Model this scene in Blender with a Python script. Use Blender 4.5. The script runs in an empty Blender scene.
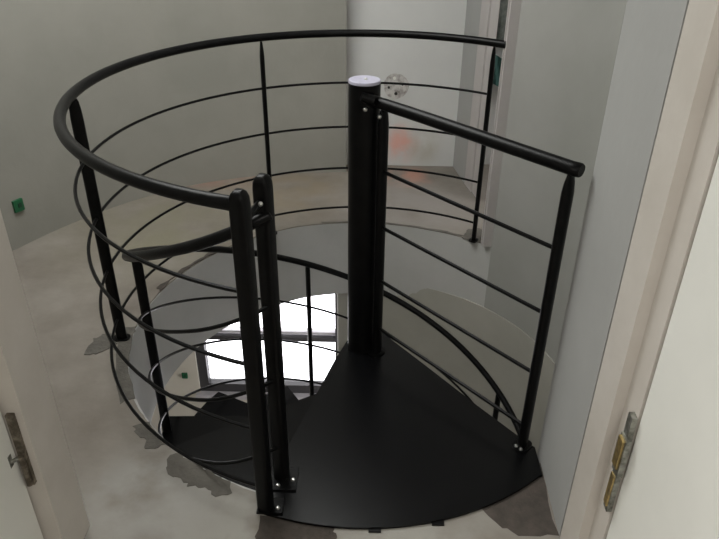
import bpy, bmesh, math, random
from mathutils import Vector, Matrix
random.seed(7)
PI = math.pi
R_ = math.radians
sc = bpy.context.scene
col = sc.collection

# ------------------------------------------------------------------ materials
def mat(name, base, rough=.6, metal=0, var=None, vscale=6, vdetail=4, bump=0, bscale=60, spec=.5, clear=0, vlow=.35, vhigh=.65):
    m = bpy.data.materials.new(name); m.use_nodes = True
    nt = m.node_tree; N = nt.nodes; L = nt.links
    b = N['Principled BSDF']
    b.inputs['Base Color'].default_value = (*base, 1)
    b.inputs['Roughness'].default_value = rough
    b.inputs['Metallic'].default_value = metal
    b.inputs['Specular IOR Level'].default_value = spec
    b.inputs['Coat Weight'].default_value = clear
    tc = N.new('ShaderNodeTexCoord')
    if var:
        n = N.new('ShaderNodeTexNoise'); n.inputs['Scale'].default_value = vscale; n.inputs['Detail'].default_value = vdetail
        n.inputs['Roughness'].default_value = .6
        L.new(tc.outputs['Object'], n.inputs['Vector'])
        r = N.new('ShaderNodeValToRGB')
        r.color_ramp.elements[0].position = vlow; r.color_ramp.elements[0].color = (*base, 1)
        r.color_ramp.elements[1].position = vhigh; r.color_ramp.elements[1].color = (*var, 1)
        L.new(n.outputs['Fac'], r.inputs['Fac']); L.new(r.outputs['Color'], b.inputs['Base Color'])
    if bump:
        n2 = N.new('ShaderNodeTexNoise'); n2.inputs['Scale'].default_value = bscale; n2.inputs['Detail'].default_value = 5
        L.new(tc.outputs['Object'], n2.inputs['Vector'])
        bp = N.new('ShaderNodeBump'); bp.inputs['Strength'].default_value = bump; bp.inputs['Distance'].default_value = .01
        L.new(n2.outputs['Fac'], bp.inputs['Height']); L.new(bp.outputs['Normal'], b.inputs['Normal'])
    return m

def add_blob(m, centre, radius, colour, amount, nscale=5, squash=(1, 1, 1), lo=.35, hi=.6):
    """a smudge of dust, paint or other tone with a fixed place on the surface (world = object coordinates)"""
    nt = m.node_tree; N = nt.nodes; L = nt.links; b = N['Principled BSDF']
    tc = N.new('ShaderNodeTexCoord')
    mp = N.new('ShaderNodeVectorMath'); mp.operation = 'SUBTRACT'; mp.inputs[1].default_value = centre
    L.new(tc.outputs['Object'], mp.inputs[0])
    s = N.new('ShaderNodeVectorMath'); s.operation = 'MULTIPLY'; s.inputs[1].default_value = squash
    L.new(mp.outputs[0], s.inputs[0])
    ln = N.new('ShaderNodeVectorMath'); ln.operation = 'LENGTH'; L.new(s.outputs[0], ln.inputs[0])
    mr = N.new('ShaderNodeMapRange'); mr.interpolation_type = 'SMOOTHSTEP'
    mr.inputs['From Min'].default_value = radius; mr.inputs['From Max'].default_value = radius * .15
    L.new(ln.outputs['Value'], mr.inputs['Value'])
    no = N.new('ShaderNodeTexNoise'); no.inputs['Scale'].default_value = nscale; no.inputs['Detail'].default_value = 5
    L.new(tc.outputs['Object'], no.inputs['Vector'])
    mr2 = N.new('ShaderNodeMapRange'); mr2.inputs['From Min'].default_value = lo; mr2.inputs['From Max'].default_value = hi
    L.new(no.outputs['Fac'], mr2.inputs['Value'])
    mu = N.new('ShaderNodeMath'); mu.operation = 'MULTIPLY'; L.new(mr.outputs[0], mu.inputs[0]); L.new(mr2.outputs[0], mu.inputs[1])
    mu2 = N.new('ShaderNodeMath'); mu2.operation = 'MULTIPLY'; mu2.inputs[1].default_value = amount; L.new(mu.outputs[0], mu2.inputs[0])
    mix = N.new('ShaderNodeMix'); mix.data_type = 'RGBA'
    L.new(mu2.outputs[0], mix.inputs['Factor'])
    old = b.inputs['Base Color'].links[0].from_socket if b.inputs['Base Color'].links else None
    if old: L.new(old, mix.inputs['A'])
    else: mix.inputs['A'].default_value = b.inputs['Base Color'].default_value
    mix.inputs['B'].default_value = (*colour, 1)
    L.new(mix.outputs['Result'], b.inputs['Base Color'])

M = {}
M['paint'] = mat('black_satin_paint', (.002, .002, .0022), .34, var=(.0045, .0045, .0047), vscale=25, bump=.06, bscale=250, spec=.16)
M['tread'] = mat('black_powder_coat', (.0016, .0016, .002), .27, var=(.0022, .0022, .0027), vscale=9, bump=.05, bscale=400, spec=.27)
M['chrome'] = mat('zinc_bolt', (.7, .7, .68), .3, 1)
M['cap'] = mat('pole_cap_plastic', (.46, .45, .55), .3, .1, var=(.34, .33, .42), vscale=40, vlow=.55, vhigh=.75)
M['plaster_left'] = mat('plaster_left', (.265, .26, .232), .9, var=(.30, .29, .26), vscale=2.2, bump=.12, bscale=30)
M['plaster_back'] = mat('plaster_back', (.63, .63, .62), .85, var=(.68, .68, .67), vscale=2, bump=.1, bscale=30)  # white paint, with the stronger light on this wall put into the colour
M['plaster_right'] = mat('plaster_right', (.32, .32, .295), .9, var=(.37, .365, .345), vscale=1.5, bump=.08, bscale=30)
M['plaster_near'] = mat('plaster_near', (.35, .35, .34), .9, var=(.385, .385, .375), vscale=2, bump=.08, bscale=30)
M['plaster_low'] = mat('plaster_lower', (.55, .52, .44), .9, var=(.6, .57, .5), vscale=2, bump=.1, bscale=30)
M['plaster_low_dark'] = mat('plaster_lower_dark', (.36, .35, .305), .9, var=(.42, .405, .36), vscale=2, bump=.1, bscale=30)  # darker tone of the lower plaster for the curved wall
M['rim'] = mat('rim_plaster', (.45, .45, .435), .9, var=(.50, .495, .48), vscale=3, bump=.15, bscale=25)
M['ceil'] = mat('ceiling_paint', (.6, .6, .58), .9)
M['concrete'] = mat('screed', (.175, .152, .128), .85, var=(.255, .232, .203), vscale=2.6, vdetail=8, bump=.25, bscale=35)
M['mortar'] = mat('dark_mortar', (.095, .088, .077), .95, var=(.13, .12, .105), vscale=20, bump=.5, bscale=70)
M['mortar_brown'] = mat('brown_mortar', (.055, .047, .040), .95, var=(.085, .07, .06), vscale=18, bump=.5, bscale=70)
M['frame'] = mat('door_frame_paint', (.56, .52, .47), .55, var=(.60, .56, .51), vscale=8, bump=.04, bscale=80)
M['leaf'] = mat('door_leaf_paint', (.80, .80, .75), .5, var=(.83, .83, .78), vscale=4, bump=.03, bscale=60)
M['casing'] = mat('casing_paint', (.46, .43, .42), .6, var=(.5, .47, .46), vscale=6)
M['brass'] = mat('brass', (.62, .45, .18), .35, .8, var=(.35, .27, .14), vscale=60)
M['steel'] = mat('dull_steel', (.42, .42, .38), .45, .8, var=(.12, .12, .10), vscale=50)
M['oldsteel'] = mat('tarnished_steel', (.13, .11, .085), .45, .8, var=(.38, .34, .28), vscale=45, vlow=.45, vhigh=.75)
M['green'] = mat('green_plastic', (.012, .11, .045), .4)
M['green_dark'] = mat('green_plastic_dark', (.01, .05, .025), .5)
M['winframe'] = mat('window_frame_grey', (.045, .043, .045), .5)
M['sill'] = mat('window_sill_stone', (.5, .48, .5), .5)
M['box'] = mat('white_filler', (.60, .58, .56), .8, var=(.22, .19, .18), vscale=30, vlow=.42, vhigh=.68)
M['hole'] = mat('dark_plastic', (.03, .025, .025), .6)
M['cloth'] = mat('dark_cloth', (.09, .105, .095), .95, var=(.22, .24, .22), vscale=14, bump=.6, bscale=20)
M['teal'] = mat('teal_cloth', (.06, .15, .135), .9, bump=.5, bscale=20)
M['lower_floor'] = mat('lower_floor', (.35, .33, .3), .8, var=(.42, .4, .36), vscale=3)
# glass: lets light through without a black shadow
g = bpy.data.materials.new('window_glass'); g.use_nodes = True
nt = g.node_tree; nt.nodes.clear()
o_ = nt.nodes.new('ShaderNodeOutputMaterial'); t_ = nt.nodes.new('ShaderNodeBsdfTransparent'); gl = nt.nodes.new('ShaderNodeBsdfGlossy'); gl.inputs['Roughness'].default_value = .03
fr = nt.nodes.new('ShaderNodeFresnel'); fr.inputs['IOR'].default_value = 1.3
mx = nt.nodes.new('ShaderNodeMixShader'); nt.links.new(fr.outputs[0], mx.inputs[0]); nt.links.new(t_.outputs[0], mx.inputs[1]); nt.links.new(gl.outputs[0], mx.inputs[2]); nt.links.new(mx.outputs[0], o_.inputs[0])
M['glass'] = g

# stains and paler floor areas with their own place
add_blob(M['plaster_back'], (.21, 2.0, .15), .15, (.85, .30, .20), .6, 8, (1, 1, .85), .3, .6)
add_blob(M['plaster_back'], (.36, 2.0, .14), .16, (.45, .42, .33), .6, 7, (1, 1, .9), .3, .6)
add_blob(M['concrete'], (.26, 1.80, 0), .24, (.60, .27, .19), .6, 8, (1, 1, 1), .35, .6)
add_blob(M['concrete'], (.50, 1.86, 0), .12, (.2, .19, .17), .8, 12, (1, 1.8, 1), .35, .55)
add_blob(M['concrete'], (-.95, 1.75, 0), .45, (.27, .15, .11), .7, 4, (1, 1.6, 1), .35, .6)
add_blob(M['concrete'], (-.45, 1.55, 0), .55, (.22, .18, .125), .8, 5, (1, 1, 1), .3, .6)
add_blob(M['concrete'], (-1.1, 1.0, 0), .75, (.20, .185, .13), .85, 4, (1, 1, 1), .3, .6)
add_blob(M['concrete'], (.25, 1.35, 0), .6, (.27, .25, .235), .8, 3, (1, 1, 1), .25, .5)
add_blob(M['concrete'], (-.15, -.95, 0), .75, (.36, .35, .32), .9, 5, (.75, 1.5, 1), .3, .52)  # broad paler tone on the front floor
add_blob(M['concrete'], (-.62, -.75, 0), .3, (.36, .35, .33), .85, 7, (1, 1, 1), .3, .55)

# ------------------------------------------------------------------ helpers
def obj(name, bm, m, parent=None, smooth=False, kind=None):
    bmesh.ops.recalc_face_normals(bm, faces=bm.faces)
    me = bpy.data.meshes.new(name); bm.to_mesh(me); bm.free()
    if smooth:
        for p in me.polygons: p.use_smooth = True
        try: me.set_sharp_from_angle(angle=math.radians(40))
        except Exception: pass
    me.materials.append(M[m])
    o = bpy.data.objects.new(name, me); col.objects.link(o)
    if parent:
        o.parent = parent
        o.matrix_parent_inverse = Matrix.Translation(-Vector(parent.location))
    if kind: o['kind'] = kind
    return o
def struct(name, bm, m, parent=None, smooth=False):
    return obj(name, bm, m, parent, smooth, 'structure')
def tag(o, label, cat, group=None):
    o['label'] = label; o['category'] = cat
    if group: o['group'] = group
    return o
def thing(name, label, cat, loc=(0, 0, 0), group=None):
    o = bpy.data.objects.new(name, None); col.objects.link(o); o.location = loc; o.empty_display_size = .1
    return tag(o, label, cat, group)
def bx(bm, x0, x1, y0, y1, z0, z1):
    v = [bm.verts.new(p) for p in ((x0,y0,z0),(x1,y0,z0),(x1,y1,z0),(x0,y1,z0),(x0,y0,z1),(x1,y0,z1),(x1,y1,z1),(x0,y1,z1))]
    for f in ((0,3,2,1),(4,5,6,7),(0,1,5,4),(1,2,6,5),(2,3,7,6),(3,0,4,7)): bm.faces.new([v[i] for i in f])
    return bm
def box(*a): return bx(bmesh.new(), *a)
def prism(bm, pts, z0, z1):
    a = [bm.verts.new((x, y, z0)) for x, y in pts]; b = [bm.verts.new((x, y, z1)) for x, y in pts]
    n = len(pts)
    bm.faces.new(a[::-1]); bm.faces.new(b)
    for i in range(n): bm.faces.new((a[i], a[(i+1) % n], b[(i+1) % n], b[i]))
    return bm
def bevel(bm, w, seg=2, ang=30):
    es = [e for e in bm.edges if len(e.link_faces) == 2 and e.calc_face_angle(0) > math.radians(ang)]
    bmesh.ops.bevel(bm, geom=es, offset=w, segments=seg, affect='EDGES', clamp_overlap=True)
    return bm
def tube(bm, pts, r, seg=12, cap=True, up=Vector((0, 0, 1))):
    pts = [Vector(p) for p in pts]; rings = []
    n = len(pts)
    for i, p in enumerate(pts):
        t = (pts[min(i+1, n-1)] - pts[max(i-1, 0)]).normalized()
        s = t.cross(up)
        if s.length < 1e-3: s = t.cross(Vector((1, 0, 0)))
        s.normalize(); u = s.cross(t).normalized()
        ri = r[i] if isinstance(r, (list, tuple)) else r
        rings.append([bm.verts.new(p + s*math.cos(a)*ri + u*math.sin(a)*ri) for a in (2*PI*k/seg for k in range(seg))])
    for i in range(n-1):
        for k in range(seg):
            bm.faces.new((rings[i][k], rings[i][(k+1) % seg], rings[i+1][(k+1) % seg], rings[i+1][k]))
    if cap: bm.faces.new(rings[0]); bm.faces.new(rings[-1][::-1])
    return bm
def round_end_tube(bm, pts, r, seg=14, er=.35):
    """tube whose ends are softly rounded"""
    pts = [Vector(p) for p in pts]
    a = (pts[0]-pts[1]).normalized(); b = (pts[-1]-pts[-2]).normalized()
    P = [pts[0]+a*r*er, pts[0]+a*r*er*.7] + pts + [pts[-1]+b*r*er*.7, pts[-1]+b*r*er]
    R = [r*.55, r*.86] + [r]*len(pts) + [r*.86, r*.55]
    return tube(bm, P, R, seg)
def loft_post(bm, x, y, ang, sections, seg=16, power=2.6):
    """vertical post; sections = (z, half width across ang, half width along ang)"""
    ca, sa = math.cos(ang), math.sin(ang); rings = []
    for z, a, b in sections:
        ring = []
        for k in range(seg):
            t = 2*PI*k/seg; c, s = math.cos(t), math.sin(t)
            u = a*math.copysign(abs(c)**(2/power), c); v = b*math.copysign(abs(s)**(2/power), s)
            ring.append(bm.verts.new((x+u*ca-v*sa, y+u*sa+v*ca, z)))
        rings.append(ring)
    for i in range(len(rings)-1):
        for k in range(seg): bm.faces.new((rings[i][k], rings[i][(k+1) % seg], rings[i+1][(k+1) % seg], rings[i+1][k]))
    bm.faces.new(rings[0][::-1]); bm.faces.new(rings[-1])
    return bm
def cyl(bm, x, y, z0, z1, r, seg=24, r1=None):
    return loft_post(bm, x, y, 0, [(z0, r, r), (z1, r if r1 is None else r1, r if r1 is None else r1)], seg, 2)
def bolt_bm(p, n, r=.0075, h=.006):
    bm = bmesh.new(); p = Vector(p); n = Vector(n).normalized()
    tube(bm, [p-n*.004, p, p+n*h*.55, p+n*h*.9, p+n*h], [r*1.25, r*1.25, r, r*.8, r*.35], 10)
    return bm
def bolt(p, n, parent, r=.0075): return obj('bolt', bolt_bm(p, n, r), 'chrome', parent, True)

# ------------------------------------------------------------------ setting
HC = (0.0, .16); HR = .955          # stairwell hole
SL = .46                            # slab thickness
rect = (-2.7, 2.3, -4.6, 2.9)
def ray_rect(a):
    dx, dy = math.cos(a), math.sin(a); t = 1e9
    if dx > 1e-9: t = min(t, (rect[1]-HC[0])/dx)
    if dx < -1e-9: t = min(t, (rect[0]-HC[0])/dx)
    if dy > 1e-9: t = min(t, (rect[3]-HC[1])/dy)
    if dy < -1e-9: t = min(t, (rect[2]-HC[1])/dy)
    return HC[0]+dx*t, HC[1]+dy*t
angs = [2*PI*i/288 for i in range(288)]
for cx_ in rect[:2]:
    for cy_ in rect[2:]: angs.append(math.atan2(cy_-HC[1], cx_-HC[0]) % (2*PI))
angs.sort()
def lerp_tab(tab, d):
    for (a, ra), (b, rb) in zip(tab, tab[1:]):
        if a <= d <= b: return ra+(rb-ra)*(d-a)/(b-a)
    return tab[-1][1]
rt = [(0, .955), (35, .97), (48, .975), (70, .968), (90, .975), (112, .985), (130, .965), (150, .95), (180, .945), (230, .947), (262, .95), (360, .955)]
rim_r = []
for a in angs:
    d = math.degrees(a)
    rim_r.append(lerp_tab(rt, d) + random.uniform(-.003, .003))
bm = bmesh.new()
ti, to, bi, bo, mi = [], [], [], [], []
for a, r in zip(angs, rim_r):
    c, s = math.cos(a), math.sin(a)
    ti.append(bm.verts.new((HC[0]+c*(r+.006), HC[1]+s*(r+.006), 0))); X, Y = ray_rect(a); to.append(bm.verts.new((X, Y, 0)))
    mi.append(bm.verts.new((HC[0]+c*(r+.006), HC[1]+s*(r+.006), -.014)))
    bi.append(bm.verts.new((HC[0]+c*(r+.05), HC[1]+s*(r+.05), -.014))); bo.append(bm.verts.new((X, Y, -.014)))
n = len(angs)
for i in range(n):
    j = (i+1) % n
    bm.faces.new((ti[i], ti[j], to[j], to[i])); bm.faces.new((bi[i], bo[i], bo[j], bi[j]))
    bm.faces.new((ti[i], mi[i], mi[j], ti[j])); bm.faces.new((mi[i], bi[i], bi[j], mi[j])); bm.faces.new((to[i], to[j], bo[j], bo[i]))
struct('floor', bm, 'concrete')
# slab below the screed: plastered round rim + underside
bm = bmesh.new(); A, A2, B, C_, D = [], [], [], [], []
def slab_r(a):
    return lerp_tab(rt, math.degrees(a) % 360)
rb = [(0, .975), (95, .985), (110, .986), (119, .973), (136, .960), (149, .952), (158, .946), (173, .939), (200, .935), (300, .95), (360, .975)]
for a in angs:
    c, s = math.cos(a), math.sin(a); r = slab_r(a); X, Y = ray_rect(a)
    A.append(bm.verts.new((HC[0]+c*r, HC[1]+s*r, -.003))); B.append(bm.verts.new((HC[0]+c*lerp_tab(rb, math.degrees(a) % 360), HC[1]+s*lerp_tab(rb, math.degrees(a) % 360), -SL)))
    A2.append(bm.verts.new((HC[0]+c*(r+.02), HC[1]+s*(r+.02), -.015))); C_.append(bm.verts.new((X, Y, -.015))); D.append(bm.verts.new((X, Y, -SL)))
for i in range(n):
    j = (i+1) % n
    bm.faces.new((A[i], B[i], B[j], A[j])); bm.faces.new((A[i], A[j], A2[j], A2[i])); bm.faces.new((A2[i], A2[j], C_[j], C_[i])); bm.faces.new((B[i], D[i], D[j], B[j])); bm.faces.new((C_[i], C_[j], D[j], D[i]))
struct('wall_stairwell', bm, 'rim', smooth=True)

def wall_path(name, pts, z0, z1, th, m, side=1):
    """wall following pts; th offset to the given side"""
    P = [Vector((x, y, 0)) for x, y in pts]; off = []
    for i, p in enumerate(P):
        t = (P[min(i+1, len(P)-1)]-P[max(i-1, 0)]).normalized(); nrm = Vector((-t.y, t.x, 0))*side
        off.append(p+nrm*th)
    poly = [(p.x, p.y) for p in P]+[(p.x, p.y) for p in reversed(off)]
    return struct(name, prism(bmesh.new(), poly, z0, z1), m, smooth=len(pts) > 4)
# curved left wall, catmull through the measured base line
ctrl = [(-2.02, -1.0), (-2.02, -.5), (-1.98, 0), (-1.90, .42), (-1.735, .80), (-1.57, 1.09), (-1.36, 1.36), (-1.05, 1.62), (-.62, 1.80), (-.137, 1.87)]
cur = []
for i in range(len(ctrl)-1):
    p0 = Vector(ctrl[max(i-1, 0)]); p1 = Vector(ctrl[i]); p2 = Vector(ctrl[i+1]); p3 = Vector(ctrl[min(i+2, len(ctrl)-1)])
    for k in range(6):
        t = k/6
        cur.append(tuple(.5*((2*p1)+(p2-p0)*t+(2*p0-5*p1+4*p2-p3)*t*t+(3*p1-p0-3*p2+p3)*t**3)))
cur.append(ctrl[-1])
ZC = 2.55; ZF = -2.72
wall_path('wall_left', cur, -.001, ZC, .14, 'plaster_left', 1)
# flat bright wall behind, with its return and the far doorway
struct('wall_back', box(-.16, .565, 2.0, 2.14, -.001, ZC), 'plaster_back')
struct('wall_back_return', prism(bmesh.new(), [(.559, 2.0), (.602, 1.72), (.69, 1.72), (.66, 2.1), (.56, 2.1)], -.001, ZC), 'plaster_near')
# right wall of the well, upper floor down to the lower floor
def wall_arc(name, d0, d1, rad0, rad1, ro, z0, z1, m, nseg=48):
    bm = bmesh.new(); a_, b_ = [], []
    for i in range(nseg+1):
        d = R_(d0+(d1-d0)*i/nseg); rr = rad0+(rad1-rad0)*i/nseg
        a_.append((HC[0]+rr*math.cos(d), HC[1]+rr*math.sin(d))); b_.append((HC[0]+ro*math.cos(d), HC[1]+ro*math.sin(d)))
    va = [[bm.verts.new((x, y, z)) for x, y in a_] for z in (z0, z1)]; vb = [[bm.verts.new((x, y, z)) for x, y in b_] for z in (z0, z1)]
    for i in range(nseg):
        bm.faces.new((va[0][i], va[0][i+1], va[1][i+1], va[1][i])); bm.faces.new((vb[0][i], vb[1][i], vb[1][i+1], vb[0][i+1]))
        for k in (0, 1): bm.faces.new((va[k][i], va[k][i+1], vb[k][i+1], vb[k][i]))
    for i in (0, nseg): bm.faces.new((va[0][i], va[1][i], vb[1][i], vb[0][i]))
    return struct(name, bm, m, smooth=True)
wall_arc('wall_right', 48.2, -50.2, .9735, .9235, 1.05, -.37, ZC, 'plaster_right')
wall_arc('wall_right_below', 99, -60, .995, .914, 1.06, ZF, -.372, 'plaster_low_dark')
struct('wall_right_near', prism(bmesh.new(), [(.587, -.875), (.592, -.549), (.80, -.549), (.80, -.875)], -2.72, ZC), 'plaster_near')
# frame of the far doorway (between right wall and return)
bm = bmesh.new(); bx(bm, .606, .70, .887, .96, 0, 2.1); bx(bm, .6, .612, .915, .93, 0, 2.1); bx(bm, .66, .72, .96, 1.44, 2.1, 2.19); struct('trim_1', bevel(bm, .004, 1), 'casing')
bm = bmesh.new()
prism(bm, [(.602, 1.715), (.626, 1.59), (.672, 1.59), (.69, 1.715)], 0, 2.1)
prism(bm, [(.634, 1.588), (.653, 1.45), (.657, 1.455), (.672, 1.588)], 0, 2.1)
far = struct('trim_2', bevel(bm, .003, 1), 'casing')
for z in (.62, 1.14, 1.20, 1.75):
    h = obj('hinge', tube(bmesh.new(), [(.650, 1.448, z), (.650, 1.448, z+.05)], .007, 8), 'oldsteel', far, True)
# adjoining room seen through the far doorway
bm = bmesh.new(); bx(bm, .70, 2.2, 2.05, 2.15, -.001, ZC); bx(bm, 2.1, 2.2, -.8, 2.05, -.001, ZC); bx(bm, .76, 2.1, -.9, -.8, -.001, ZC)
struct('wall_side_room', bm, 'plaster_back')
# door wall towards the camera room
DY0, DY1 = -1.07, -.885
struct('wall_front_left', box(-2.1, -.86, DY0, DY1-.01, -.001, ZC), 'plaster_left')
struct('wall_front_right', box(.66, 1.9, DY0, -.876, -.001, ZC), 'plaster_near')
struct('wall_front_top', box(-.86, .66, DY0, DY1-.01, 2.12, ZC), 'plaster_left')
# the double door frame: stepped jambs and head
def jamb(side):
    if side > 0:
        pts = [(.587, DY1+.003), (.587, -.994), (.611, -.998), (.611, DY0), (.655, DY0), (.655, -1.085), (.72, -1.085), (.72, DY0-.001), (.662, DY0-.001), (.662, DY1+.003)]
    else:
        pts = [(-.772, DY1+.003), (-.772, -1.018), (-.835, -1.020), (-.835, -1.085), (-.90, -1.085), (-.90, DY0-.001), (-.861, DY0-.001), (-.861, DY1+.003)]
    return bevel(prism(bmesh.new(), pts, .001, 2.11), .003, 2)
fr_ = struct('door_1', bevel(box(-.772, .587, DY1-.11, DY1, 2.05, 2.11), .003, 1), 'frame')
struct('right_jamb', jamb(1), 'frame', fr_); struct('left_jamb', jamb(-1), 'frame', fr_)
# camera room shell
struct('wall_camera_left', box(-2.2, -2.1, -4.5, -1.07, -.001, ZC), 'plaster_near')
struct('wall_camera_right', box(1.9, 2.0, -4.5, -.877, -.001, ZC), 'plaster_near')
struct('wall_camera_back', box(-2.1, 1.9, -4.5, -4.4, -.001, ZC), 'plaster_near')
struct('ceiling', box(-2.3, 2.3, -4.6, 2.4, ZC+.001, ZC+.1), 'ceil')
# lower storey
ZF = -2.72
struct('floor_lower', box(-2.8, 2.3, -4.6, 2.9, ZF-.1, ZF), 'lower_floor')
WX0, WX1, WZ0, WZ1, WY = -1.355, -.171, -2.07, -.62, 2.1
bm = bmesh.new()
bx(bm, -2.7, WX0, WY, WY+.10, ZF, -SL-.001); bx(bm, WX1, .66, WY, WY+.10, ZF, -SL-.001)
bx(bm, WX0, WX1, WY, WY+.10, ZF, WZ0); bx(bm, WX0, WX1, WY, WY+.10, WZ1, -SL-.001)
struct('wall_lower_back', bm, 'plaster_low')
struct('wall_lower_left', box(-2.8, -2.7, -4.6, 2.4, ZF, -SL-.001), 'plaster_low')
struct('wall_lower_front', box(-2.7, .7, -2.0, -1.9, ZF, -SL-.001), 'plaster_low')
# lower window
wb = bmesh.new(); fw = .06; y0, y1 = WY+.02, WY+.09
bx(wb, WX0, WX0+.075, y0, y1, WZ0, WZ1); bx(wb, WX1-.062, WX1, y0, y1, WZ0, WZ1)
bx(wb, WX0+.07, WX1-.06, y0, y1, WZ0, WZ0+.085); bx(wb, WX0+.07, WX1-.06, y0, y1, WZ1-fw, WZ1)
w = struct('window_1', bevel(wb, .005, 1), 'winframe')
struct('transom', bevel(box(WX0+.07, WX1-.06, y0+.002, y1, -1.54, -1.502), .004, 1), 'winframe', w)
struct('roller_track', box(WX0+.075, WX1-.062, y0+.03, y1+.02, -1.488, -1.470), 'sill', w)
struct('window_pane', box(WX0+.075, WX1-.062, y0+.04, y0+.046, -1.50, WZ1-.06), 'glass', w)
struct('window_pane', box(WX0+.075, WX1-.062, y0+.04, y0+.046, WZ0+.085, -1.54), 'glass', w)
struct('window_sill', bevel(box(WX0-.03, WX1+.03, WY-.04, WY+.02, WZ0-.03, WZ0+.004), .004, 1), 'sill', w)

# ------------------------------------------------------------------ spiral staircase
st = thing('spiral_staircase', 'black steel spiral staircase winding down around a thick pole with white cap', 'staircase', (0, 0, ZF))
PR = .0525
obj('center_pole', cyl(bmesh.new(), -.004, 0, ZF+.012, 1.066, PR, 40), 'paint', st, True)
cap = obj('pole_cap', loft_post(bmesh.new(), -.004, 0, 0, [(1.064, .0532, .0532), (1.070, .0532, .0532), (1.073, .051, .051)], 40, 2), 'cap', st, True)
cap['label'] = 'pale lilac-white round pole cap'
obj('cap_screw', bolt_bm((.0, 0, 1.0745), (0, 0, 1), .005, .003), 'chrome', cap, True)
obj('base_flange', cyl(bmesh.new(), 0, 0, ZF, ZF+.012, .14, 40), 'paint', st, True)
# landing plate
arc = [(.873*math.cos(R_(a)), .873*math.sin(R_(a))) for a in [x/10 for x in range(-480, -1091, -10)]]
LP = [(-.02, .085), (.086, .092), (.265, -.137), (.420, -.339), (.537, -.484), (.584, -.536), (.5845, -.655)] + arc[1:] + [(-.293, -.822), (-.290, -.77), (-.105, -.10), (-.062, .03)]
bm = bevel(prism(bmesh.new(), LP, .001, .010), .002, 1)
# folded edges hanging into the well
def strip(bm, a, b, th, z0, z1):
    a = Vector((*a, 0)); b = Vector((*b, 0)); t = (b-a).normalized(); nn = Vector((-t.y, t.x, 0))*th
    prism(bm, [(a.x, a.y), (b.x, b.y), (b.x+nn.x, b.y+nn.y), (a.x+nn.x, a.y+nn.y)], z0, z1)
strip(bm, (-.105, -.10), (-.275, -.715), .005, -.05, .002)
strip(bm, (.088, .088), (.50, -.44), -.005, -.05, .002)
lp = obj('landing_plate', bm, 'tread', st)
for x, y in ((.055, -.868), (.24, -.838)):
    obj('fixing_tab', bevel(box(x-.018, x+.018, y-.014, y+.01, .0, .006), .002, 1), 'paint', lp)
# treads
NT = 12
DA = 29.2
for k in range(1, NT+1):
    lead = 207.5-DA*(k-1); trail = lead+DA+9; z = -.206*k
    if z < ZF+.1: break
    pts = []
    pts.append((.062*math.cos(R_(lead-70)), .062*math.sin(R_(lead-70))))
    ro = .845
    for j in range(13):
        a = R_(lead+(trail-lead)*j/12); pts.append((ro*math.cos(a), ro*math.sin(a)))
    pts.append((.062*math.cos(R_(trail+70)), .062*math.sin(R_(trail+70))))
    mid = (lead+trail)/2+180
    pts.append((.062*math.cos(R_(mid)), .062*math.sin(R_(mid))))
    bm = prism(bmesh.new(), pts, z-.005, z)
    # folded nosing front, back and outside
    def fold(a, b):
        strip(bm, a, b, .004, z-.045, z-.004)
    il = (.09*math.cos(R_(lead)), .09*math.sin(R_(lead))); ol = pts[1]
    ot = pts[13]; it = (.09*math.cos(R_(trail)), .09*math.sin(R_(trail)))
    fold(il, ol); fold(ot, it)
    for j in range(1, 13): fold(pts[j], pts[j+1])
    obj('tread', bm, 'tread', st)
    obj('spacer_collar', cyl(bmesh.new(), 0, 0, z-.201, z-.0045, .0605, 28), 'paint', st, True)
obj('spacer_collar', cyl(bmesh.new(), 0, 0, -.20, .0, .0605, 28), 'paint', st, True)

def ringpt(cx, cy, r, deg, z): return (cx+r*math.cos(R_(deg)), cy+r*math.sin(R_(deg)), z)
SR, A0, KZ = .816, 252.4, .3945
def hz(z0, ph): return z0-KZ*R_(ph)
NW2 = (-.236, -.690)
BA, BB, BC = (-.243, -.731, .0175), (-.199, -.708, .0175), (-.232, -.818, .018)
def helix(z0, p0, p1, r=SR, first=None):
    P = []
    k = p0
    while k <= p1+1e-6:
        rr = r - (.078*(1-k/16)**2 if k < 16 else 0)
        P.append(ringpt(0, 0, rr, A0-k, hz(z0, k))); k += 3
    return P
hr = obj('handrail', round_end_tube(bmesh.new(), helix(.922, 0, 345), .0155, 14), 'paint', st, True)
for z0 in (.665, .417, .161):
    obj('guard_bar', tube(bmesh.new(), helix(z0, 0, 342), .006, 8), 'paint', st, True)
def newel(x, y, ang, z0, z1, a, b):
    secs = [(z0, a, b), (z1-.035, a, b), (z1-.018, a*.97, b*.93), (z1-.006, a*.8, b*.7), (z1, a*.45, b*.4)]
    return loft_post(bmesh.new(), x, y, ang, secs, 24, 4)
nw = obj('newel_post', newel(*NW2, R_(251), .010, 1.022, .0215, .0215), 'paint', st, True)
obj('post_foot', bevel(box(NW2[0]-.034, NW2[0]+.050, NW2[1]-.058, NW2[1]+.032, .010, .017), .002, 1), 'paint', nw)
bolt(BA, (0, 0, 1), nw, .006); bolt(BB, (0, 0, 1), nw, .006)
bolt(BC, (0, 0, 1), lp, .006)
def baluster(x, y, ang, z0, z1, a=.021, b=.012, taper=.05):
    """oval tube pinched flat at the top under the handrail"""
    secs = [(z0, a, b), (z1-taper-.03, a, b), (z1-taper, a*1.0, b*.98), (z1-taper*.5, a*.93, b*.75), (z1-.012, a*.8, b*.5), (z1, a*.6, b*.35)]
    return loft_post(bmesh.new(), x, y, ang, secs, 18, 2.3)
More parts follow.
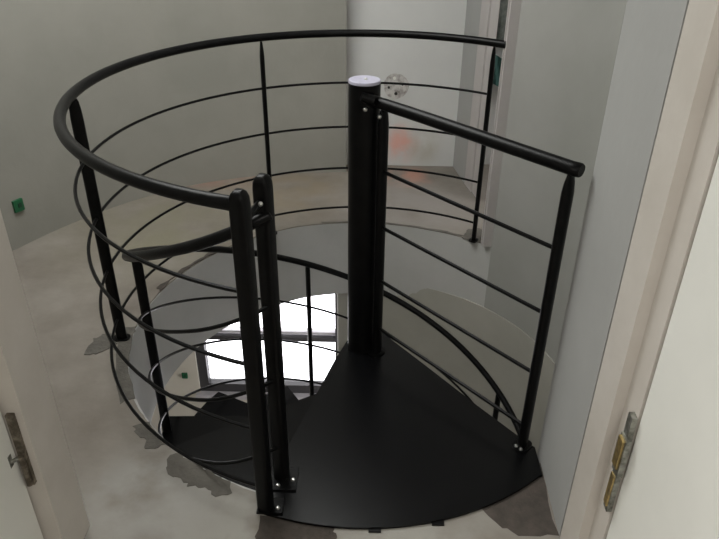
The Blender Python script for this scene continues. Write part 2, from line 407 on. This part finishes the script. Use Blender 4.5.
for deg, zt in ((184.5, -.412), (110.5, -1.03), (33.5, -1.442), (-38, -1.854)):
    x, y, z = ringpt(0, 0, SR+.010, deg, hz(.922, A0-deg))
    pb = obj('baluster', baluster(x, y, R_(deg), zt-.04, z-.008, .019, .0115, .02) if deg > 100 else baluster(x, y, R_(deg), zt-.04, z-.008, .016, .011, .02), 'paint', st, True)
# ------------------------------------------------------------------ straight guard rail along the landing edge
sg = thing('straight_guard_rail', 'short straight black railing with angled handrail between the pole and the right wall', 'railing', (.313, -.27, .010))
PA, PB = Vector((.060, -.040)), Vector((.5425, -.531))
dAB = (PB-PA).normalized(); nAB = Vector((-dAB.y, dAB.x))
if nAB.dot(Vector((-1, -1))) < 0: nAB = -nAB
HZ0, HZ1 = 1.006, .990
S_ = PA - dAB*.0
rail_pts = [(-.012, -.066, 1.036), (.022, -.060, 1.022), (.045, -.047, 1.011)] + [(PA.x+(PB.x-PA.x)*t, PA.y+(PB.y-PA.y)*t, HZ0+(HZ1-HZ0)*t) for t in (.25, .5, .75, 1)]
e = PB+dAB*.024; rail_pts.append((e.x, e.y, HZ1+.001))
tr = obj('handrail', tube(bmesh.new(), rail_pts[:-1]+[rail_pts[-1]]+[(e.x+dAB.x*.004, e.y+dAB.y*.004, rail_pts[-1][2])], [.014, .0185, .0195]+[.0195]*(len(rail_pts)-3)+[.0165], 18), 'paint', sg, True)
bolt((.0, -.0525, .99), (0, -1, 0), st, .006); bolt((.046, -.056, .968), (.1, -1, 0), sg, .006)
angAB = math.atan2(nAB.y, nAB.x)
for P, z1 in ((PA, HZ0-.012), (PB, HZ1-.012)):
    b_ = obj('baluster', baluster(P.x, P.y, angAB, .010, z1, .0205, .0145, .055), 'paint', sg, True)
    q = P
    ft = obj('post_foot', loft_post(bmesh.new(), q.x, q.y, angAB, [(.010, .034, .026), (.016, .034, .026)], 20, 3), 'paint', b_, True)
    if P is PB:
        for s in (-1, 1):
            c = P+nAB*.022*1.0+dAB*.010*s
            bolt((c.x, c.y, .016), (0, 0, 1), b_, .0055)
for za, zb in ((.775, .751), (.565, .536), (.345, .314), (.132, .095)):
    obj('guard_bar', tube(bmesh.new(), [(PA.x, PA.y, za), (PB.x, PB.y, zb)], .0065, 8), 'paint', sg, True)

# ------------------------------------------------------------------ circular guard rail round the well
GC = (.006, .136); GR = .990
gr = thing('circular_guard_rail', 'large round black railing with four thin bars encircling the stairwell opening', 'railing', (GC[0], GC[1], 0))
def gpath(z, d0, d1, r=GR):
    P = []; d = d0
    while d > d1: P.append(ringpt(*GC, r, d, z)); d -= 3
    P.append(ringpt(*GC, r, d1, z)); return P
obj('handrail', round_end_tube(bmesh.new(), gpath(1.0, 253.0, 51.6), .0175, 16), 'paint', gr, True)
for z in (.768, .546, .325, .101):
    obj('guard_bar', tube(bmesh.new(), gpath(z, 253.5, 55.6), .0058, 8), 'paint', gr, True)
NW1 = (-.2695, -.811)
n1 = obj('newel_post', newel(*NW1, R_(253.8), .010, 1.034, .0215, .0215), 'paint', gr, True)
obj('post_foot', bevel(box(NW1[0]-.024, NW1[0]+.052, NW1[1]-.024, NW1[1]+.03, .010, .018), .002, 1), 'paint', n1)
obj('newel_link', tube(bmesh.new(), [(NW1[0]+.008, NW1[1]+.01, .955), (NW2[0]-.006, NW2[1]-.01, .955)], .009, 8), 'paint', n1, True)
bolt((-.228, -.776, .985), (.3, -1, 1), n1, .0045)
for deg, a, b in ((186.2, .0215, .013), (120.2, .013, .0105), (55.6, .014, .0105)):
    x, y, z = ringpt(*GC, GR, deg, .985)
    p_ = obj('baluster', baluster(x, y, R_(deg), .005, z, a, b, .07), 'paint', gr, True)
    obj('post_foot', loft_post(bmesh.new(), x, y, R_(deg), [(.0, a+.012, b+.012), (.006, a+.012, b+.012)], 20, 3), 'paint', p_, True)

# ------------------------------------------------------------------ mortar patches on the screed
def patch(pts, label, m='mortar', jitter=.008, h=.003, sub=5):
    out = []
    for i, p in enumerate(pts):
        q = pts[(i+1) % len(pts)]
        for k in range(sub):
            t = k/sub; L_ = math.hypot(q[0]-p[0], q[1]-p[1]); jj = min(jitter, L_*.12)
            out.append((p[0]+(q[0]-p[0])*t+random.uniform(-jj, jj), p[1]+(q[1]-p[1])*t+random.uniform(-jj, jj)))
    o = obj('mortar_patch', prism(bmesh.new(), out, -.001, h), m)
    tag(o, label, 'mortar patch', 'mortar patches around the stairwell')
    return o
def rimpt(deg, r=.943): return (HC[0]+r*math.cos(R_(deg)), HC[1]+r*math.sin(R_(deg)))
patch([(-1.085, -.085), (-1.09, .02), (-1.055, .055), (-1.0, .052), (-.985, -.01), (-1.03, -.075)], 'grey mortar patch on the floor outside the foot of the left post', sub=4)
patch([(-.99, .10), (-.947, .115), rimpt(186), rimpt(192), rimpt(199), rimpt(206), rimpt(211), (-.86, -.36), (-.90, -.27), (-.945, -.15), (-.975, -.02)], 'long brown-grey mortar strip inside the railing below the left post', 'mortar', .006, .002, 3)
patch([rimpt(220, .953), rimpt(228, .953), (-.665, -.575), (-.70, -.575), (-.712, -.54), (-.755, -.51), (-.772, -.475)], 'small ragged grey mortar patch on the floor left of the treads', sub=4, h=.002)
patch([rimpt(232.5, .95), rimpt(237, .95), rimpt(241, .95), rimpt(245, .95), (-.385, -.752), (-.43, -.762), (-.47, -.73), (-.52, -.73), (-.56, -.695), (-.605, -.685), (-.612, -.60)], 'long dark grey mortar patch along the stairwell rim left of the newel posts', sub=4, h=.002)
patch([(-.29, -.825), (-.285, -.93), (-.22, -.985), (-.09, -.97), (-.055, -.90), (-.07, -.855), (-.2, -.84)], 'brown-grey mortar patch under the front edge of the landing plate', 'mortar_brown', sub=4, h=.0006)
patch([(.36, -.76), (.43, -.852), (.47, -.878), (.583, -.872), (.583, -.64), (.48, -.70)], 'dark brown mortar patch at the right wall corner beside the landing plate', 'mortar_brown', .006, .0006, 4)
patch([rimpt(166, .955), rimpt(160, .955), rimpt(152, .953), rimpt(146, .962), rimpt(138, .968), (-.75, .83), (-.80, .72), (-.865, .62), (-.90, .50), (-.945, .42)], 'thin brown mortar ridge along the far left rim of the stairwell', 'mortar_brown', .008, .004, 4)
patch([rimpt(57, .985), rimpt(66, .974), rimpt(75, .976), rimpt(84, .98), rimpt(94, .985), rimpt(104, .990), rimpt(104, 1.002), rimpt(94, .996), rimpt(84, .989), rimpt(75, .988), rimpt(66, .988), rimpt(57, 1.0)], 'thin dark mortar line along the back rim of the stairwell', 'mortar', .004, .002, 4)
patch([(.505, .985), (.545, 1.07), (.60, 1.10), (.64, 1.06), (.652, .895), (.60, .925)], 'grey mortar patch around the foot of the back right post', sub=4)

# ------------------------------------------------------------------ fittings
# green boxes
def green_box(x, y, z, ang, s, label, roll=0):
    t = thing('socket_box', label, 'socket box', (x, y, z))
    Mx = Matrix.Translation((x, y, z)) @ Matrix.Rotation(ang, 4, 'Z') @ Matrix.Rotation(roll, 4, 'Y')
    for nm, a, m in (('cover', (-s, s, -.010, .006, -s*1.15, s*1.15), 'green'), ('latch_strip', (-s*.2, s*.55, -.013, -.009, -s*.35, s*.5), 'green_dark')):
        bm = bevel(box(*a), .002, 1); bmesh.ops.transform(bm, matrix=Mx, verts=bm.verts); obj(nm, bm, m, t)
# nearest curve segment for the upper box
best = None
Cm = Vector((.024, -2.18)); dz = None
for p, q in zip(cur, cur[1:]):
    az0 = (p[0]-Cm.x)/(p[1]-Cm.y); az1 = (q[0]-Cm.x)/(q[1]-Cm.y); tgt = -.5818
    if (az0-tgt)*(az1-tgt) <= 0:
        f_ = (tgt-az0)/(az1-az0); best = (p[0]+(q[0]-p[0])*f_, p[1]+(q[1]-p[1])*f_, math.atan2(q[1]-p[1], q[0]-p[0]))
green_box(best[0]+.002, best[1]-.004, .215, best[2], .026, 'green plastic socket box on the curved wall at the far left', R_(0))
green_box(-1.461, WY-.004, -1.886, 0, .022, 'green plastic socket box on the lower floor wall beside the window')
# round flush box on the bright wall
jb = thing('junction_box', 'round unfinished junction box in white filler on the bright wall behind the pole', 'junction box', (.166, 2.0, .521))
def disc_y(x, y0, y1, z, r, seg=28, wob=0):
    bm = bmesh.new(); tube(bm, [(x, y0, z), (x, y1, z)], r, seg)
    if wob:
        for v in bm.verts:
            a = math.atan2(v.co.z-z, v.co.x-x); k = 1+wob*(math.sin(3*a+1)+.6*math.sin(7*a)); v.co.x = x+(v.co.x-x)*k; v.co.z = z+(v.co.z-z)*k
    return bm
obj('filler_ring', disc_y(.166, 2.002, 1.996, .521, .078, 40, .02), 'box', jb)
obj('box_cover', disc_y(.166, 1.9975, 1.993, .521, .052, 30, .01), 'box', jb)
for dx, dz, r in ((-.012, .05, .010), (.0, -.045, .010), (-.045, -.008, .008), (.04, .01, .006)):
    obj('screw_hole', disc_y(.166+dx, 1.996, 1.9915, .521+dz, r, 12), 'hole' if dz < .04 else 'leaf', jb)
# cloths hanging in the side room
def cloth(x0, x1, z0, z1, y, m, nm, label):
    bm = bmesh.new(); nx, nz = 14, 10; V = []
    for s in (0, 1):
        V.append([[bm.verts.new((x0+(x1-x0)*i/nx, y+.012*math.sin(i*1.3+.5*j)+.012*s, z0+(z1-z0)*j/nz+.008*math.sin(i*.9))) for i in range(nx+1)] for j in range(nz+1)])
    for j in range(nz):
        for i in range(nx):
            bm.faces.new((V[0][j][i], V[0][j][i+1], V[0][j+1][i+1], V[0][j+1][i])); bm.faces.new((V[1][j][i], V[1][j+1][i], V[1][j+1][i+1], V[1][j][i+1]))
    for i in range(nx):
        for j in (0, nz): bm.faces.new((V[0][j][i], V[0][j][i+1], V[1][j][i+1], V[1][j][i]))
    for j in range(nz):
        for i in (0, nx): bm.faces.new((V[0][j][i], V[0][j+1][i], V[1][j+1][i], V[1][j][i]))
    tag(obj(nm, bm, m, None, True), label, 'cloth')
cloth(.72, .93, .80, 1.45, 1.99, 'cloth', 'hanging_cloth', 'dark grey cloth seen high through the narrow far doorway')
cloth(.74, .90, .54, .71, 1.98, 'teal', 'folded_cloth', 'small dark teal cloth low behind the back right post in the doorway')

# door leaves, opened into the camera room
def leaf(name, label, x, y, deg, L=.66, th=.04):
    """hinged at (x, y); extends towards the camera side"""
    t = thing(name, label, 'door', (x, y, .008))
    s = 1 if x > 0 else -1
    Mx = Matrix.Translation((x, y, 0)) @ Matrix.Rotation(R_(deg), 4, 'Z')
    bm = bevel(box(0, s*th, -L, 0, .008, 2.04), .003, 2); bmesh.ops.transform(bm, matrix=Mx, verts=bm.verts); obj('door_leaf', bm, 'leaf', t)
    return t, Mx
tR, MR = leaf('door', 'open white door leaf hinged at the right edge of the doorway', .615, -1.077, 1.5)
tL, ML = leaf('door', 'open white door leaf hinged at the left edge of the doorway', -.814, -1.030, -1.5)
# right hinge: two plates and a knuckle, on the jamb edge
def hb(bm, a, b, c, d, e, f): return bx(bm, a, b, c, d, e, f)
h1 = obj('hinge', bevel(box(.598, .6105, -1.074, -1.050, .338, .630), .002, 1), 'steel', tR)
h1['label'] = 'long steel and brass door hinge'
obj('hinge_knuckle', bevel(box(.594, .607, -1.084, -1.050, .462, .572), .003, 1), 'steel', h1)
obj('hinge_leaf', bevel(box(.589, .595, -1.078, -1.052, .482, .565), .001, 1), 'brass', h1)
obj('hinge_leaf', bevel(box(.594, .600, -1.072, -1.053, .355, .450), .001, 1), 'brass', h1)
h2 = obj('hinge', bevel(box(-.808, -.790, -1.030, -1.016, .330, .555), .003, 2), 'oldsteel', tL); h2['label'] = 'tarnished metal door hinge with a small projecting pin'
obj('hinge_knuckle', tube(bmesh.new(), [(-.800, -1.032, .334), (-.800, -1.032, .43)], .008, 10), 'oldsteel', h2, True)
bm = bmesh.new(); tube(bm, [(-.803, -1.032, .425), (-.818, -1.050, .427)], .005, 8); bx(bm, -.829, -.814, -1.058, -1.044, .415, .450)
obj('hinge_pin', bm, 'steel', h2)

# ------------------------------------------------------------------ lights
def area(name, loc, rot, sx, sy, power, colr, portal=False):
    l = bpy.data.lights.new(name, 'AREA'); l.shape = 'RECTANGLE'; l.size = sx; l.size_y = sy; l.energy = power; l.color = colr
    if portal: l.cycles.is_portal = True
    o = bpy.data.objects.new(name, l); col.objects.link(o); o.location = loc; o.rotation_euler = rot; return o
# daylight from the window behind and to the left of the camera
area('camera_room_window_light', (-2.05, -2.6, 1.5), (0, R_(-90), 0), 1.3, 1.4, 36, (1, .97, .92))
area('camera_room_lamp', (.5, -3.2, 2.5), (0, 0, 0), .9, .9, 30, (1, .96, .9))
# unseen soft fill light added above the landing
area('landing_fill_light', (-.85, .30, 2.5), (0, 0, 0), 1.4, 1.3, 50, (.99, 1, .97))
area('side_room_fill_light', (1.5, .9, 2.45), (0, 0, 0), .6, .6, 16, (1, .97, .93))  # unseen light added to spill onto the bright back wall
area('window_portal', ((WX0+WX1)/2, WY+.14, (WZ0+WZ1)/2), (R_(-90), 0, 0), 1.25, 1.5, 1, (1, 1, 1), True)
w = bpy.data.worlds.new('World'); sc.world = w; w.use_nodes = True
bg = w.node_tree.nodes['Background']; bg.inputs[0].default_value = (.97, .96, 1, 1); bg.inputs[1].default_value = 5.0

# ------------------------------------------------------------------ camera
cam = bpy.data.cameras.new('camera'); co = bpy.data.objects.new('camera', cam); col.objects.link(co); sc.camera = co
th, roll, yaw = .5268, .0122, -.0169
cy, sy, ct, s_t = math.cos(yaw), math.sin(yaw), math.cos(th), math.sin(th)
F = Vector((sy*ct, cy*ct, -s_t)); Rv = Vector((cy, -sy, 0)); U = Rv.cross(F)
R2 = math.cos(roll)*Rv+math.sin(roll)*U; U2 = -math.sin(roll)*Rv+math.cos(roll)*U
co.matrix_world = Matrix(((R2.x, U2.x, -F.x, .0239), (R2.y, U2.y, -F.y, -2.1804), (R2.z, U2.z, -F.z, 1.6332), (0, 0, 0, 1)))
cam.sensor_width = 36; cam.lens = 673.33*36/719; cam.clip_start = .02
sc.view_settings.view_transform = 'Standard'; sc.view_settings.look = 'None'; sc.view_settings.gamma = 1; sc.view_settings.exposure = 0
sc.view_settings.use_curve_mapping = False
